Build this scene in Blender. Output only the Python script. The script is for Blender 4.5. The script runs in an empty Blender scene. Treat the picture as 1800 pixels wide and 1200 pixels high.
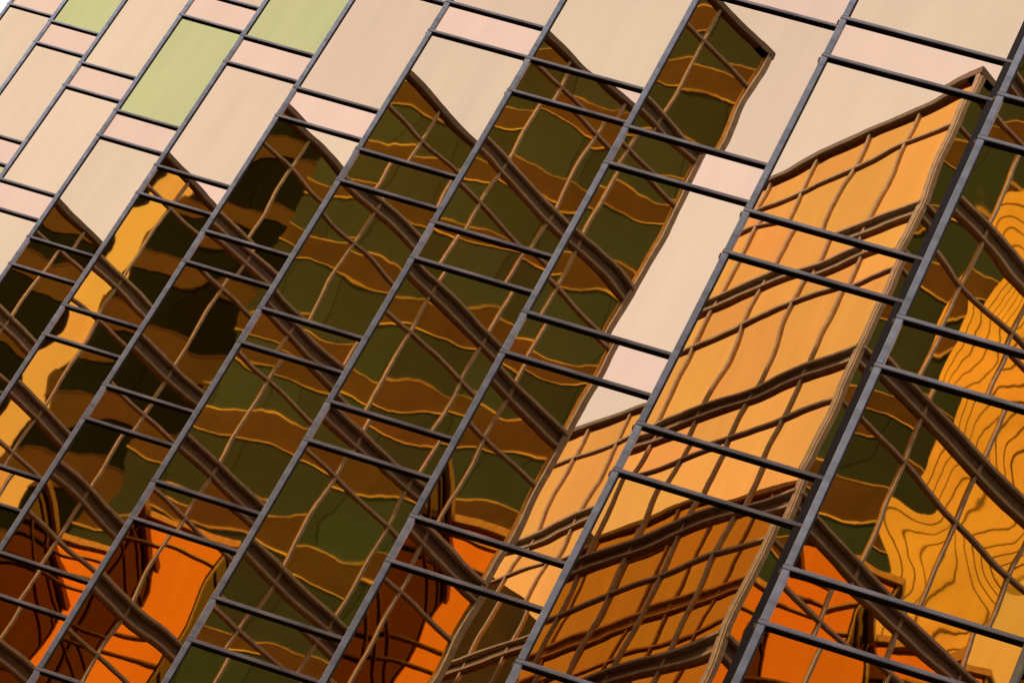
import bpy, math, random
from mathutils import Vector, Matrix
from math import sin, cos, pi, radians, floor

random.seed(7)
U = 3.0            # metres per facade module
GZ = 9.238        # ground lies this many modules below the reference floor
scene = bpy.context.scene
col = scene.collection

# ------------------------------------------------------------------ camera
F_PX, PITCH, ROLL, YAW = 6417.68, 0.67327, 0.50053, -0.33285
CAM = (2.1275, -9.8691, -8.7048)
def W(x, y, z): return Vector((x * U, y * U, (z + GZ) * U))
fw = Vector((sin(YAW) * cos(PITCH), cos(YAW) * cos(PITCH), sin(PITCH)))
rt = Vector((cos(YAW), -sin(YAW), 0)); up = rt.cross(fw)
r2 = rt * cos(ROLL) + up * sin(ROLL); u2 = up * cos(ROLL) - rt * sin(ROLL)
cd = bpy.data.cameras.new('camera'); cam = bpy.data.objects.new('camera', cd); col.objects.link(cam)
cd.sensor_width = 36.0; cd.lens = F_PX / 1800 * 36; cd.clip_start = 0.1; cd.clip_end = 6000
M = Matrix((r2, u2, -fw)).transposed().to_4x4(); M.translation = W(*CAM); cam.matrix_world = M
scene.camera = cam
def in_view(x, y, z, m=40):
    v = Vector((x - CAM[0], y - CAM[1], z - CAM[2])); c = v.dot(fw)
    if c < 1: return False
    px = 900 + F_PX * v.dot(r2) / c; py = 600 - F_PX * v.dot(u2) / c
    return -m < px < 1800 + m and -m < py < 1200 + m

# ------------------------------------------------------------------ sky, sun, exposure
SUN_AZ, SUN_EL = radians(131), radians(48)      # azimuth counter-clockwise from +x
sd = Vector((cos(SUN_AZ) * cos(SUN_EL), sin(SUN_AZ) * cos(SUN_EL), sin(SUN_EL)))
world = bpy.data.worlds.new('World'); scene.world = world; world.use_nodes = True
wn, wl = world.node_tree.nodes, world.node_tree.links
wn.clear()
wo = wn.new('ShaderNodeOutputWorld'); bg = wn.new('ShaderNodeBackground')
sky = wn.new('ShaderNodeTexSky'); sky.sky_type = 'NISHITA'; sky.sun_disc = False
sky.sun_elevation = SUN_EL; sky.sun_rotation = pi / 2 - SUN_AZ
sky.air_density = 1.0; sky.dust_density = 3.0; sky.ozone_density = 1.0
# a thin even veil of high cloud over the clear-sky model
veil = wn.new('ShaderNodeMix'); veil.data_type = 'RGBA'; veil.inputs['Factor'].default_value = 0.7
wt = wn.new('ShaderNodeTexCoord'); wz = wn.new('ShaderNodeTexNoise'); wz.inputs['Scale'].default_value = 2.6; wz.inputs['Detail'].default_value = 3; wz.inputs['Roughness'].default_value = .45
wr = wn.new('ShaderNodeValToRGB'); wr.color_ramp.elements[0].position = .3; wr.color_ramp.elements[1].position = .7
wr.color_ramp.elements[0].color = (10.0, 10.2, 10.5, 1); wr.color_ramp.elements[1].color = (12.4, 12.3, 12.2, 1)
wl.new(wt.outputs['Generated'], wz.inputs['Vector']); wl.new(wz.outputs[0], wr.inputs[0]); wl.new(wr.outputs[0], veil.inputs[7])
wl.new(sky.outputs[0], veil.inputs[6]); wl.new(veil.outputs[2], bg.inputs[0]); wl.new(bg.outputs[0], wo.inputs[0])
bg.inputs[1].default_value = 0.1
sl = bpy.data.lights.new('sun', 'SUN'); so = bpy.data.objects.new('sun', sl); col.objects.link(so)
sl.energy = 3.0; sl.angle = radians(0.6); sl.color = (1.0, 0.93, 0.82)
so.rotation_euler = sd.to_track_quat('Z', 'Y').to_euler(); so.location = W(0, 0, 90)
scene.view_settings.view_transform = 'Standard'; scene.view_settings.look = 'None'
scene.view_settings.gamma = 1.0; scene.view_settings.use_curve_mapping = False
scene.view_settings.exposure = 0.33
scene.cycles.max_bounces = 16; scene.cycles.glossy_bounces = 14; scene.cycles.diffuse_bounces = 3
scene.cycles.sample_clamp_indirect = 6.0

# ------------------------------------------------------------------ materials
def new_mat(name):
    m = bpy.data.materials.new(name); m.use_nodes = True
    n, l = m.node_tree.nodes, m.node_tree.links; n.clear()
    o = n.new('ShaderNodeOutputMaterial')
    return m, n, l, o
def vmath(n, l, op, a, b=None, scale=None):
    v = n.new('ShaderNodeVectorMath'); v.operation = op
    for i, s in enumerate((a, b)):
        if s is None: continue
        if isinstance(s, (tuple, list)): v.inputs[i].default_value = s
        else: l.new(s, v.inputs[i])
    if scale is not None: v.inputs['Scale'].default_value = scale
    return v.outputs[0]
def mirror(name, colour, wave=.014, wscale=.55, fine=.004, fscale=2.6, tilt=.002, pillow=0.0, rough=0.0, vary=.05, half=(1, 1)):
    """Metal-coated glass: a mirror whose sheet is never quite flat."""
    m, n, l, o = new_mat(name)
    tc = n.new('ShaderNodeTexCoord'); oi = n.new('ShaderNodeObjectInfo'); ge = n.new('ShaderNodeNewGeometry')
    mul = n.new('ShaderNodeMath'); mul.operation = 'MULTIPLY'; mul.inputs[1].default_value = 173.0; l.new(oi.outputs['Random'], mul.inputs[0])
    tot = None
    for amp, sc in ((wave, wscale), (fine, fscale)):
        t = n.new('ShaderNodeTexNoise'); t.noise_dimensions = '4D'; t.inputs['Scale'].default_value = sc
        t.inputs['Detail'].default_value = 0.0 if amp is wave else 1.0
        l.new(tc.outputs['Object'], t.inputs['Vector']); l.new(mul.outputs[0], t.inputs['W'])
        c = vmath(n, l, 'SUBTRACT', t.outputs['Color'], (.5, .5, .5)); c = vmath(n, l, 'SCALE', c, scale=amp)
        tot = c if tot is None else vmath(n, l, 'ADD', tot, c)
    wnz = n.new('ShaderNodeTexWhiteNoise'); wnz.noise_dimensions = '1D'; l.new(mul.outputs[0], wnz.inputs['W'])
    c = vmath(n, l, 'SUBTRACT', wnz.outputs['Color'], (.5, .5, .5)); c = vmath(n, l, 'SCALE', c, scale=tilt)
    tot = vmath(n, l, 'ADD', tot, c)
    if pillow:                                   # edges held by the gaskets, the middle bowed
        q = vmath(n, l, 'DIVIDE', tc.outputs['Object'], (half[0], 1e6, half[1]))
        q3 = vmath(n, l, 'MULTIPLY', vmath(n, l, 'MULTIPLY', q, q), q)
        tot = vmath(n, l, 'ADD', tot, vmath(n, l, 'SCALE', q3, scale=pillow))
    nn = vmath(n, l, 'NORMALIZE', vmath(n, l, 'ADD', ge.outputs['Normal'], tot))
    g = n.new('ShaderNodeBsdfAnisotropic'); g.inputs['Roughness'].default_value = rough
    l.new(nn, g.inputs['Normal'])
    hsv = n.new('ShaderNodeHueSaturation'); hsv.inputs['Color'].default_value = (*colour, 1)
    mr = n.new('ShaderNodeMapRange'); mr.inputs['To Min'].default_value = 1 - vary; mr.inputs['To Max'].default_value = 1 + vary * .3
    l.new(wnz.outputs['Value'], mr.inputs['Value'])
    mp = n.new('ShaderNodeMapping'); mp.inputs['Scale'].default_value = (2.2, 2.2, .25); l.new(tc.outputs['Object'], mp.inputs[0])
    st = n.new('ShaderNodeTexNoise'); st.noise_dimensions = '4D'; st.inputs['Scale'].default_value = 1.3; st.inputs['Detail'].default_value = 5
    l.new(mp.outputs[0], st.inputs['Vector']); l.new(mul.outputs[0], st.inputs['W'])
    sr = n.new('ShaderNodeMapRange'); sr.inputs['From Min'].default_value = .3; sr.inputs['From Max'].default_value = .7; sr.inputs['To Min'].default_value = .955; sr.inputs['To Max'].default_value = 1.03
    l.new(st.outputs[0], sr.inputs['Value']); mx = n.new('ShaderNodeMath'); mx.operation = 'MULTIPLY'
    l.new(sr.outputs[0], mx.inputs[0]); l.new(mr.outputs[0], mx.inputs[1]); l.new(mx.outputs[0], hsv.inputs['Value'])
    hr = n.new('ShaderNodeMapRange'); hr.inputs['To Min'].default_value = .5 - vary * .05; hr.inputs['To Max'].default_value = .5 + vary * .05
    sp = n.new('ShaderNodeSeparateColor'); l.new(wnz.outputs['Color'], sp.inputs[0]); l.new(sp.outputs[1], hr.inputs['Value']); l.new(hr.outputs[0], hsv.inputs['Hue'])
    l.new(hsv.outputs[0], g.inputs['Color']); l.new(g.outputs[0], o.inputs[0])
    return m
def paint(name, colour, rough=.5, metal=0.0, spec=.3, grain=.25, gscale=6.0, streak=False, each=0.0):
    m, n, l, o = new_mat(name)
    p = n.new('ShaderNodeBsdfPrincipled'); p.inputs['Roughness'].default_value = rough; p.inputs['Metallic'].default_value = metal
    p.inputs['Specular IOR Level'].default_value = spec
    tc = n.new('ShaderNodeTexCoord'); t = n.new('ShaderNodeTexNoise'); t.inputs['Scale'].default_value = gscale; t.inputs['Detail'].default_value = 6
    if streak:
        mp = n.new('ShaderNodeMapping'); mp.inputs['Scale'].default_value = (.35, 1, 1); l.new(tc.outputs['Object'], mp.inputs[0]); l.new(mp.outputs[0], t.inputs['Vector'])
    else: l.new(tc.outputs['Object'], t.inputs['Vector'])
    r = n.new('ShaderNodeMapRange'); r.inputs['From Min'].default_value = .3; r.inputs['From Max'].default_value = .7
    r.inputs['To Min'].default_value = 1 - grain; r.inputs['To Max'].default_value = 1 + grain; l.new(t.outputs[0], r.inputs['Value'])
    h = n.new('ShaderNodeHueSaturation'); h.inputs['Color'].default_value = (*colour, 1); oi = n.new('ShaderNodeObjectInfo'); er = n.new('ShaderNodeMapRange'); er.inputs['To Min'].default_value = 1 - each; er.inputs['To Max'].default_value = 1 + each
    l.new(oi.outputs['Random'], er.inputs['Value']); em = n.new('ShaderNodeMath'); em.operation = 'MULTIPLY'; l.new(r.outputs[0], em.inputs[0]); l.new(er.outputs[0], em.inputs[1])
    l.new(em.outputs[0], h.inputs['Value'])
    l.new(h.outputs[0], p.inputs['Base Color']); l.new(p.outputs[0], o.inputs[0])
    return m
MH = (.5 * U, .5 * U)
G = dict(
    window=mirror('gold_window_glass', (.82, .57, .375), wave=.0046, wscale=1.0, fine=.0009, pillow=.0010, half=MH, tilt=.0085, rough=.005, vary=.08),
    spandrel=mirror('rose_gold_spandrel_glass', (.87, .57, .41), wave=.0050, wscale=1.0, fine=.0010, pillow=.0010, half=(.5 * U, .13 * U), tilt=.010, rough=.005, vary=.06),
    window_far=mirror('gold_window_glass_flat', (.70, .30, .06), wave=.008, fine=.001, tilt=0),
    spandrel_far=mirror('rose_gold_spandrel_glass_flat', (.70, .30, .06), wave=.008, fine=.001, tilt=0),
    dimmed=mirror('gold_glass_dimmed_reflection', (.15, .135, .06), wave=.008, fine=.001, tilt=0),  # the facade's own gold glass, colour darkened to dim its repeated reflections
    green=mirror('green_tinted_glass', (.60, .54, .24), wave=.007, tilt=.002),
    deep=mirror('deep_gold_glass', (.97, .54, .08), wave=.010, wscale=.6, fine=.0013, tilt=.005, vary=.12, rough=.013),
    bright=mirror('bright_gold_glass', (.99, .55, .145), wave=.008, wscale=.6, fine=.0013, tilt=.004, vary=.10, rough=.010),
    dulled=mirror('gold_glass_dulled_reflection', (.55, .35, .09), wave=.010, wscale=.6, fine=.0015, tilt=.003),  # side wall's gold glass, a dark reflection put into the colour
    warped=mirror('warped_deep_gold_glass', (.97, .54, .08), wave=.034, wscale=.5, fine=.0016, fscale=2.5, rough=.012, tilt=.003, vary=.08),
)
P = dict(
    mullion=paint('blue_grey_aluminium', (.47, .52, .64), rough=.42, each=.12, metal=.25, spec=.5, grain=.3, gscale=5, streak=True),
    transom=paint('dark_bronze_aluminium', (.40, .40, .46), rough=.42, each=.15, metal=.25, spec=.5, grain=.35, gscale=5, streak=True),
    jamb=paint('brown_black_panel', (.055, .04, .042), rough=.5, grain=.2),
    gasket=paint('black_gasket', (.008, .008, .009), rough=.6, spec=.15),
    core=paint('dark_core', (.02, .02, .02), rough=.8),
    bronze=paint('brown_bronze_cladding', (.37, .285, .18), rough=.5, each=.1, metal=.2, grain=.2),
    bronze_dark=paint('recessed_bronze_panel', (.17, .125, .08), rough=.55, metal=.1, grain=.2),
    teal=paint('dark_teal_window_glass', (.017, .060, .105), rough=.5, spec=.08, each=.3, grain=.15, gscale=.2),
    teal_dark=paint('black_green_window_glass', (.004, .013, .016), rough=.6, spec=.02, each=.5, grain=.2, gscale=.2),
    brown=paint('brown_spandrel_panel', (.060, .037, .022), rough=.7, each=.15, grain=.25, gscale=.5),
    trim=paint('pale_metal_trim', (.50, .45, .27), rough=.5, grain=.75, gscale=.35),
    stone=paint('pale_yellow_stone', (.82, .70, .30), rough=.8, grain=.12, gscale=.3),
    joint=paint('dark_stone_joint', (.05, .04, .03), rough=.9),
    dark_box=paint('dark_olive_box', (.05, .05, .025), rough=.6, each=0, grain=.5, gscale=.6),  # colour of the added rooftop box
    roof=paint('roof_gravel', (.2, .19, .18), rough=.9),
    asphalt=paint('asphalt', (.05, .05, .052), rough=.9, gscale=2),
    paving=paint('granite_paving', (.16, .15, .145), rough=.8, gscale=3),
)

# ------------------------------------------------------------------ mesh helpers
class MB:
    def __init__(s): s.v = []; s.f = []
    def box(s, x0, x1, y0, y1, z0, z1):
        b = len(s.v)
        s.v += [(x, y, z) for z in (z0, z1) for x, y in ((x0, y0), (x1, y0), (x1, y1), (x0, y1))]
        s.f += [tuple(b + i for i in q) for q in ((3, 2, 1, 0), (4, 5, 6, 7), (0, 1, 5, 4), (1, 2, 6, 5), (2, 3, 7, 6), (3, 0, 4, 7))]
        return s
    def bev(s, x0, x1, y0, y1, z0, z1, c=.006, axis='z'):
        """bar with chamfered front corners (front is -y)"""
        b = len(s.v)
        if axis == 'z':
            pr = [(x0, y1), (x0, y0 + c), (x0 + c, y0), (x1 - c, y0), (x1, y0 + c), (x1, y1)]
            s.v += [(x, y, z0) for x, y in pr] + [(x, y, z1) for x, y in pr]
        else:
            pr = [(z1, y1), (z1, y0 + c), (z1 - c, y0), (z0 + c, y0), (z0, y0 + c), (z0, y1)]
            s.v += [(x0, y, z) for z, y in pr] + [(x1, y, z) for z, y in pr]
        k = len(pr)
        s.f += [tuple(b + i for i in range(k)), tuple(b + k + i for i in reversed(range(k)))]
        s.f += [(b + i, b + k + i, b + k + (i + 1) % k, b + (i + 1) % k) for i in range(k)]
        return s
    def prism(s, pts, z0, z1):
        b = len(s.v); k = len(pts)
        s.v += [(x, y, z0) for x, y in pts] + [(x, y, z1) for x, y in pts]
        s.f += [tuple(b + i for i in reversed(range(k))), tuple(b + k + i for i in range(k))]
        s.f += [(b + i, b + (i + 1) % k, b + k + (i + 1) % k, b + k + i) for i in range(k)]
        return s
    def mesh(s, name, mat):
        me = bpy.data.meshes.new(name); me.from_pydata([(x * U, y * U, z * U) for x, y, z in s.v], [], s.f); me.update()
        me.materials.append(mat)
        import bmesh
        bm = bmesh.new(); bm.from_mesh(me); bmesh.ops.recalc_face_normals(bm, faces=bm.faces); bm.to_mesh(me); bm.free()
        return me
def put(name, me, parent=None, loc=(0, 0, 0), kind=None):
    o = bpy.data.objects.new(name, me); col.objects.link(o); o.parent = parent
    o.location = Vector(loc) * U
    if kind: o['kind'] = kind
    return o
def thing(name, label, cat, x, y, rz=0.0, group=None):
    o = bpy.data.objects.new(name, None); col.objects.link(o); o.location = (x * U, y * U, 0); o.rotation_euler.z = rz
    o['label'] = label; o['category'] = cat
    if group: o['group'] = group
    return o

# ------------------------------------------------------------------ ground
g = put('ground', MB().box(-600, 600, -600, 600, -1, 0).mesh('ground', P['asphalt'])); g['kind'] = 'structure'
g = put('pavement', MB().box(-40, 24, -40, 40, -.3, .04).mesh('pavement', P['paving'])); g['kind'] = 'structure'

# ------------------------------------------------------------------ the stepped gold tower
D, H, S_ = 1.0211, 1.2692, 0.2579
K0, K1 = -10, 9
HW = H - S_
def roof_of(k): return 7.0 if k == 1 else (11.7 if k <= -7 else (10.85 if k >= 4 else 10.6))
main = thing('office_tower', 'stepped tower of gold mirror glass filling the picture', 'office building', 0, 0)
# Each bay stands one step nearer the court than its left neighbour; meshes are shared by alike pieces
PT, TH, MW = .008, .0100, .0140
def pane_mesh(h): return MB().box(-.5, .5, 0, PT, -h / 2, h / 2)
m_win, m_green, m_spa = pane_mesh(HW).mesh('window_pane', G['window']), pane_mesh(HW).mesh('green_window_pane', G['green']), pane_mesh(S_).mesh('spandrel_pane', G['spandrel'])
m_mul_tall = MB().bev(-MW, MW, -.0145, -.001, TH + .0025, HW - TH - .0025, c=.003).mesh('mullion_tall', P['mullion'])
m_mul_short = MB().bev(-MW, MW, -.0145, -.001, TH + .0025, S_ - TH - .0025, c=.003).mesh('mullion_short', P['mullion'])
m_tran = MB().bev(-MW - .002, 1 - MW, -.0165, -.0008, -TH, TH, c=.0025, axis='x').mesh('transom', P['transom'])
m_gask = MB().box(MW + .0005, 1 - MW, -.0140, -.0009, -TH - .003, -TH - .0004).mesh('gasket', P['gasket'])
m_side = MB().box(MW + .0004, MW + .0035, -.008, -.0009, TH + .001, HW - TH - .008).mesh('side_gasket', P['gasket'])
GREEN = {(-7, 5), (-9, 7), (-6, 5), (-9, 5)}
ZB = -9.1
NB = floor(ZB / H) + 1
stuff_w, stuff_s, stuff_f, stuff_r = MB(), MB(), MB(), MB()
for k in range(K0, K1 + 1):
    y, rf = -k * D, roof_of(k)
    rd = 8.0 if k == K0 else D
    put('corner_post', MB().box(-MW + .002, MW - .002, -.0125, .02, 0, rf - ZB).mesh('corner_post', P['gasket']), main, (k, y, ZB + GZ))
    if k == -1:
        put('jamb', MB().box(.735, .775, -.014, -.001, 0, rf - ZB).mesh('jamb', P['jamb']), main, (k, y, ZB + GZ))
    for n in range(NB, 10):
        z0 = n * H
        zt = min((n + 1) * H, rf)
        if zt - (z0 + S_) < .1: continue
        vis = k <= 0 and any(in_view(k + i, y, z0 + j * H / 2, 260) for i in (0, .5, 1) for j in range(3)) and zt == (n + 1) * H
        if vis:
            put('window_pane', m_green if (k, n) in GREEN else m_win, main, (k + .5, y, z0 + S_ + HW / 2 + GZ))
            put('spandrel_pane', m_spa, main, (k + .5, y, z0 + S_ / 2 + GZ))
            put('mullion', m_mul_tall, main, (k, y, z0 + S_ + GZ)); put('mullion', m_mul_short, main, (k, y, z0 + GZ))
            put('gasket', m_side, main, (k, y, z0 + S_ + GZ))
            for zz in (z0, z0 + S_):
                t = put('transom', m_tran, main, (k, y, zz + GZ)); put('gasket', m_gask, t)
        else:
            stuff_w.box(k, k + 1, y, y + PT, z0 + S_, zt); stuff_s.box(k, k + 1, y, y + PT, z0, z0 + S_)
            for zz in (z0, z0 + S_): stuff_f.bev(k - MW, k + 1 - MW, y - .022, y - .001, zz - TH, zz + TH, axis='x')
            stuff_f.bev(k - MW, k + MW, y - .019, y - .002, z0 + TH, zt - TH)
        if k == 2: continue
        # the wall that joins this bay to the one behind it on the left
        stuff_r.box(k, k + PT, y + .021, y + rd - .001, z0 + S_, zt); stuff_r.box(k, k + PT, y + .021, y + rd - .001, z0, z0 + S_)
        for zz in (z0, z0 + S_): stuff_f.box(k - .03, k - .001, y + MW + .002, y + rd - .033, zz - TH, zz + TH)
    stuff_f.box(k - .05, k + .97, y - .05, y + .2, rf - .05, rf + .03)
    if k != 2: stuff_f.box(k - .05, k + .1, y + .2, y + rd - .06, rf - .05, rf + .03)
for nm, mb, mt in (('upper_and_lower_windows', stuff_w, G['dimmed']), ('upper_and_lower_spandrels', stuff_s, G['dimmed']), ('side_windows', stuff_r, G['window_far']), ('upper_and_lower_frame', stuff_f, P['bronze'])):
    put(nm, mb.mesh(nm, mt), main, (0, 0, GZ), kind='stuff')
cb = MB()
for k in range(K0, 2): cb.box(k + .03, k + 1.03, -k * D + .04, 16, 0, roof_of(k) + GZ - .03)
zig = []
for k in range(2, K1 + 1): zig += [(k + .04, -k * D + .04), (k + 1.04, -k * D + .04)]
cb.prism(zig + [(13, -6), (10, -.5)], 0, 10.5 + GZ)          # the end wing, its back wall splayed away
put('building_core', cb.mesh('building_core', P['core']), main)

# ------------------------------------------------------------------ the two gold blocks across the court (seen as reflections)
AL = 2.366
A_ = Vector((cos(AL), sin(AL))); N1 = Vector((-A_.y * -1, -A_.x)) ; N1 = Vector((sin(AL), -cos(AL)))
E1 = Vector((-3.737, -4.912)); E2 = Vector((-2.039, -6.623))
Q, SF, RF, BT = .539, 1.422, 10.60, 10.796      # bay, storey, roof, top of the roof band
BH, TZ = .150, .526
def bar_mesh(cache={}):
    return cache
def facade(root, org, ang, ncol, zlow, seen, BT=BT, gl='deep'):
    """Curtain wall in its own frame: +x along it, -y outwards."""
    f = thing_part(root, org, ang)
    nf = int((BT - zlow) / SF) + 1
    mt, ms = Q * .5, 0
    tall = MB().box(-mt, mt, 0, .01, -(SF - TZ) / 2, (SF - TZ) / 2).mesh('tall_pane', G[gl])
    short = MB().box(-mt, mt, 0, .01, -(TZ - BH) / 2, (TZ - BH) / 2).mesh('short_pane', G[gl])
    L = ncol * Q
    band = MB().bev(0, L, -.045, .01, -.032, 0, axis='x', c=.004).bev(0, L, -.03, .01, -BH, -BH + .03, axis='x', c=.004).mesh('band_rails', P['bronze'])
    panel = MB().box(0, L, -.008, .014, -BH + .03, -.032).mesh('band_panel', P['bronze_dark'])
    thin = MB().bev(0, L, -.02, .0, -.014, .014, axis='x', c=.003).mesh('thin_rail', P['bronze'])
    sw = MB()
    for i in range(nf):
        zb = BT - i * SF - (.15 if i == 0 else 0)
        if i: put('band', panel, f, (0, 0, zb + GZ)); put('rail', band, f, (0, 0, zb + GZ))
        put('rail', thin, f, (0, 0, BT - i * SF - TZ + GZ))
        for c in range(ncol):
            if seen(c, i):
                put('window_pane', tall, f, ((c + .5) * Q, 0, BT - i * SF - TZ - (SF - TZ) / 2 + GZ)); put('window_pane', short, f, ((c + .5) * Q, 0, BT - i * SF - BH - (TZ - BH) / 2 + GZ))
            else:
                sw.box(c * Q, (c + 1) * Q, 0, .01, zb - SF, zb - TZ); sw.box(c * Q, (c + 1) * Q, 0, .01, zb - TZ, zb - BH)
    if sw.v: put('far_panes', sw.mesh('far_panes', G['deep']), f, (0, 0, GZ), kind='stuff')
    mul = MB().bev(-.0115, .0115, -.018, .0, 0, BT - zlow - .14, c=.003).mesh('mullion', P['bronze'])
    for c in range(1, ncol): put('mullion', mul, f, (c * Q, 0, zlow + GZ))
    post = MB().bev(-.022, .022, -.034, .022, 0, BT - zlow - .12, c=.004).mesh('corner_post', P['bronze'])
    for c in (0, ncol): put('corner_post', post, f, (c * Q, 0, zlow + GZ))
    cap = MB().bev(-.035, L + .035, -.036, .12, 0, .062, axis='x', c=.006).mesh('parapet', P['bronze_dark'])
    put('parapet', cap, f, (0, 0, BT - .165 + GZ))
    return f
def thing_part(root, org, ang):
    o = bpy.data.objects.new('curtain_wall', None); col.objects.link(o); o.parent = root
    o.location = ((org.x) * U, (org.y) * U, 0); o.rotation_euler.z = ang
    return o
def rot(v, a): return Vector((v.x * cos(a) - v.y * sin(a), v.x * sin(a) + v.y * cos(a)))
NC1, NCD, NC3 = 46, 32, 7
LOW = -9.1
LA, LD, L3 = NC1 * Q, NCD * Q, NC3 * Q
tA = thing('office_block', 'dark gold glass block across the court, mirrored in the left and middle panes', 'office building', 0, 0)
facade(tA, E1, AL, NC1, LOW, lambda c, i: c < 20 and i < 6)
eS = -Vector((cos(AL + pi / 2), sin(AL + pi / 2)))           # side wall runs forward to E1
facade(tA, E1 - eS * 3 * Q, math.atan2(eS.y, eS.x), 3, LOW, lambda c, i: i < 4, gl='dulled')
facade(tA, E1 - eS * LD, math.atan2(eS.y, eS.x), NCD - 3, LOW, lambda c, i: c > 10 and i < 4, BT=BT - .45, gl='dulled')
bk = -N1
def body(root, pts, zt):
    put('building_core', MB().prism([(p.x, p.y) for p in pts], 0, zt + GZ).mesh('building_core', P['core']), root)
i_ = .03
body(tA, [E1 + bk * i_ + A_ * i_, E1 + bk * 3 * Q + A_ * i_, E1 + bk * 3 * Q + A_ * (LA - i_), E1 + bk * i_ + A_ * (LA - i_)], RF)
body(tA, [E1 + bk * 3 * Q + A_ * i_, E1 + bk * LD + A_ * i_, E1 + bk * LD + A_ * (LA - i_), E1 + bk * 3 * Q + A_ * (LA - i_)], RF - .45)
pc = [E1 + bk * 9.6 + A_ * .02, E1 + bk * 15 + A_ * .02, E1 + bk * 15 + A_ * 1.6, E1 + bk * 9.6 + A_ * 1.6]
put('added_dark_box', MB().prism([(p.x, p.y) for p in pc], RF - .45 + GZ, 12.8 + GZ).mesh('added_dark_box', P['dark_box']), tA)  # added rooftop box, darkens what the bright block's side wall mirrors
tB = thing('office_block', 'bright gold glass block across the court, mirrored in the right-hand panes', 'office building', 0, 0)
e2 = Vector((cos(AL + pi / 2), sin(AL + pi / 2)))
facade(tB, E2, AL + pi / 2, NCD, LOW, lambda c, i: c < 16 and i < 6, BT=BT - .12, gl='bright')
facade(tB, E2 - A_ * L3, AL, NC3, LOW, lambda c, i: i < 6, BT=BT - .12, gl='warped')
body(tB, [E2 + bk * i_ - A_ * i_, E2 + bk * LD - A_ * i_, E2 + bk * LD - A_ * (L3 - i_), E2 + bk * i_ - A_ * (L3 - i_)], RF - .12)

# ------------------------------------------------------------------ towers far beyond, seen twice mirrored
X0 = 26.0                                   # distance of the street wall of towers beyond
def banded_tower(label, b0, b1, off, depth, height, fl, glass, brown, trim, seenz, pane):
    t = thing('office_tower', label, 'office tower', X0 + off, b0, -pi / 2)       # runs from y=b0 down to y=b1, facing -x
    L = b0 - b1
    put('tower_core', MB().box(.03, L - .03, .12, depth, 0, height).mesh('tower_core', P['core']), t)
    br = fl * .36
    ncol = max(1, round(L / pane)); pw = L / ncol
    def parts(X, ax, far):
        pass
    mp = MB().box(-pw / 2 + .007, pw / 2 - .007, 0, .1, -(fl - br) / 2, (fl - br) / 2).mesh('window_pane', glass)
    mb = MB().box(-.02, L + .02, -.02, .1, -br / 2, br / 2).box(-.02, .1, .1, depth, -br / 2, br / 2).mesh('spandrel_band', brown)
    mtm = MB().box(-.04, L + .04, -.03, -.0205, br / 2 - .036, br / 2).box(-.04, L + .04, -.03, -.0205, -br / 2, -br / 2 + .036).mesh('ledge', trim)
    sw = MB()
    n = int(height / fl)
    for i in range(n):
        z = i * fl
        o = put('spandrel_band', mb, t, (0, 0, z + br / 2)); put('ledge', mtm, o)
        for c in range(ncol):
            if seenz[0] < z - GZ < seenz[1]: put('window_pane', mp, t, ((c + .5) * pw, 0, z + br + (fl - br) / 2))
            else: sw.box(c * pw + .007, (c + 1) * pw - .007, 0, .1, z + br, z + fl)
        sw.box(.01, .1, .13, depth, z + br, z + fl)
    put('far_panes', sw.mesh('far_panes', glass), t, kind='stuff')
    return t
banded_tower('dark green glass tower with brown bands, seen only in reflections', 14.5, -1.79, 0, 9, 62, 2.05, P['teal'], P['brown'], P['trim'], (18, 42), 1.36)
banded_tower('blackish tower with brown bands, second-left in the reflections', 17.95, 14.6, .4, 3, 61, 2.0, P['teal_dark'], P['brown'], P['brown'], (18, 42), 1.0)
banded_tower('blackish tower at the far left of the reflections', 36, 19.25, 0, 1.5, 60, 2.1, P['teal_dark'], P['brown'], P['brown'], (18, 42), 1.15)
# pale stone tower with dark upright joints
t2 = thing('stone_tower', 'pale yellow stone tower with thin dark upright joints, mirrored at right', 'office tower', X0 - .3, -1.80, -pi / 2)
put('tower_core', MB().box(.01, 1.95, .05, .6, 0, 60).mesh('tower_core', P['joint']), t2)
put('side_wall', MB().box(1.951, 1.97, .0, .62, 0, 60).mesh('side_wall', P['stone']), t2)
for i in range(10):
    a, b_ = i * .196 + random.uniform(.008, .024), (i + 1) * .196 - random.uniform(.008, .024)
    put('stone_pier', MB().box(a, b_, 0, .049, 0, 60).mesh('stone_pier', P['stone']), t2)
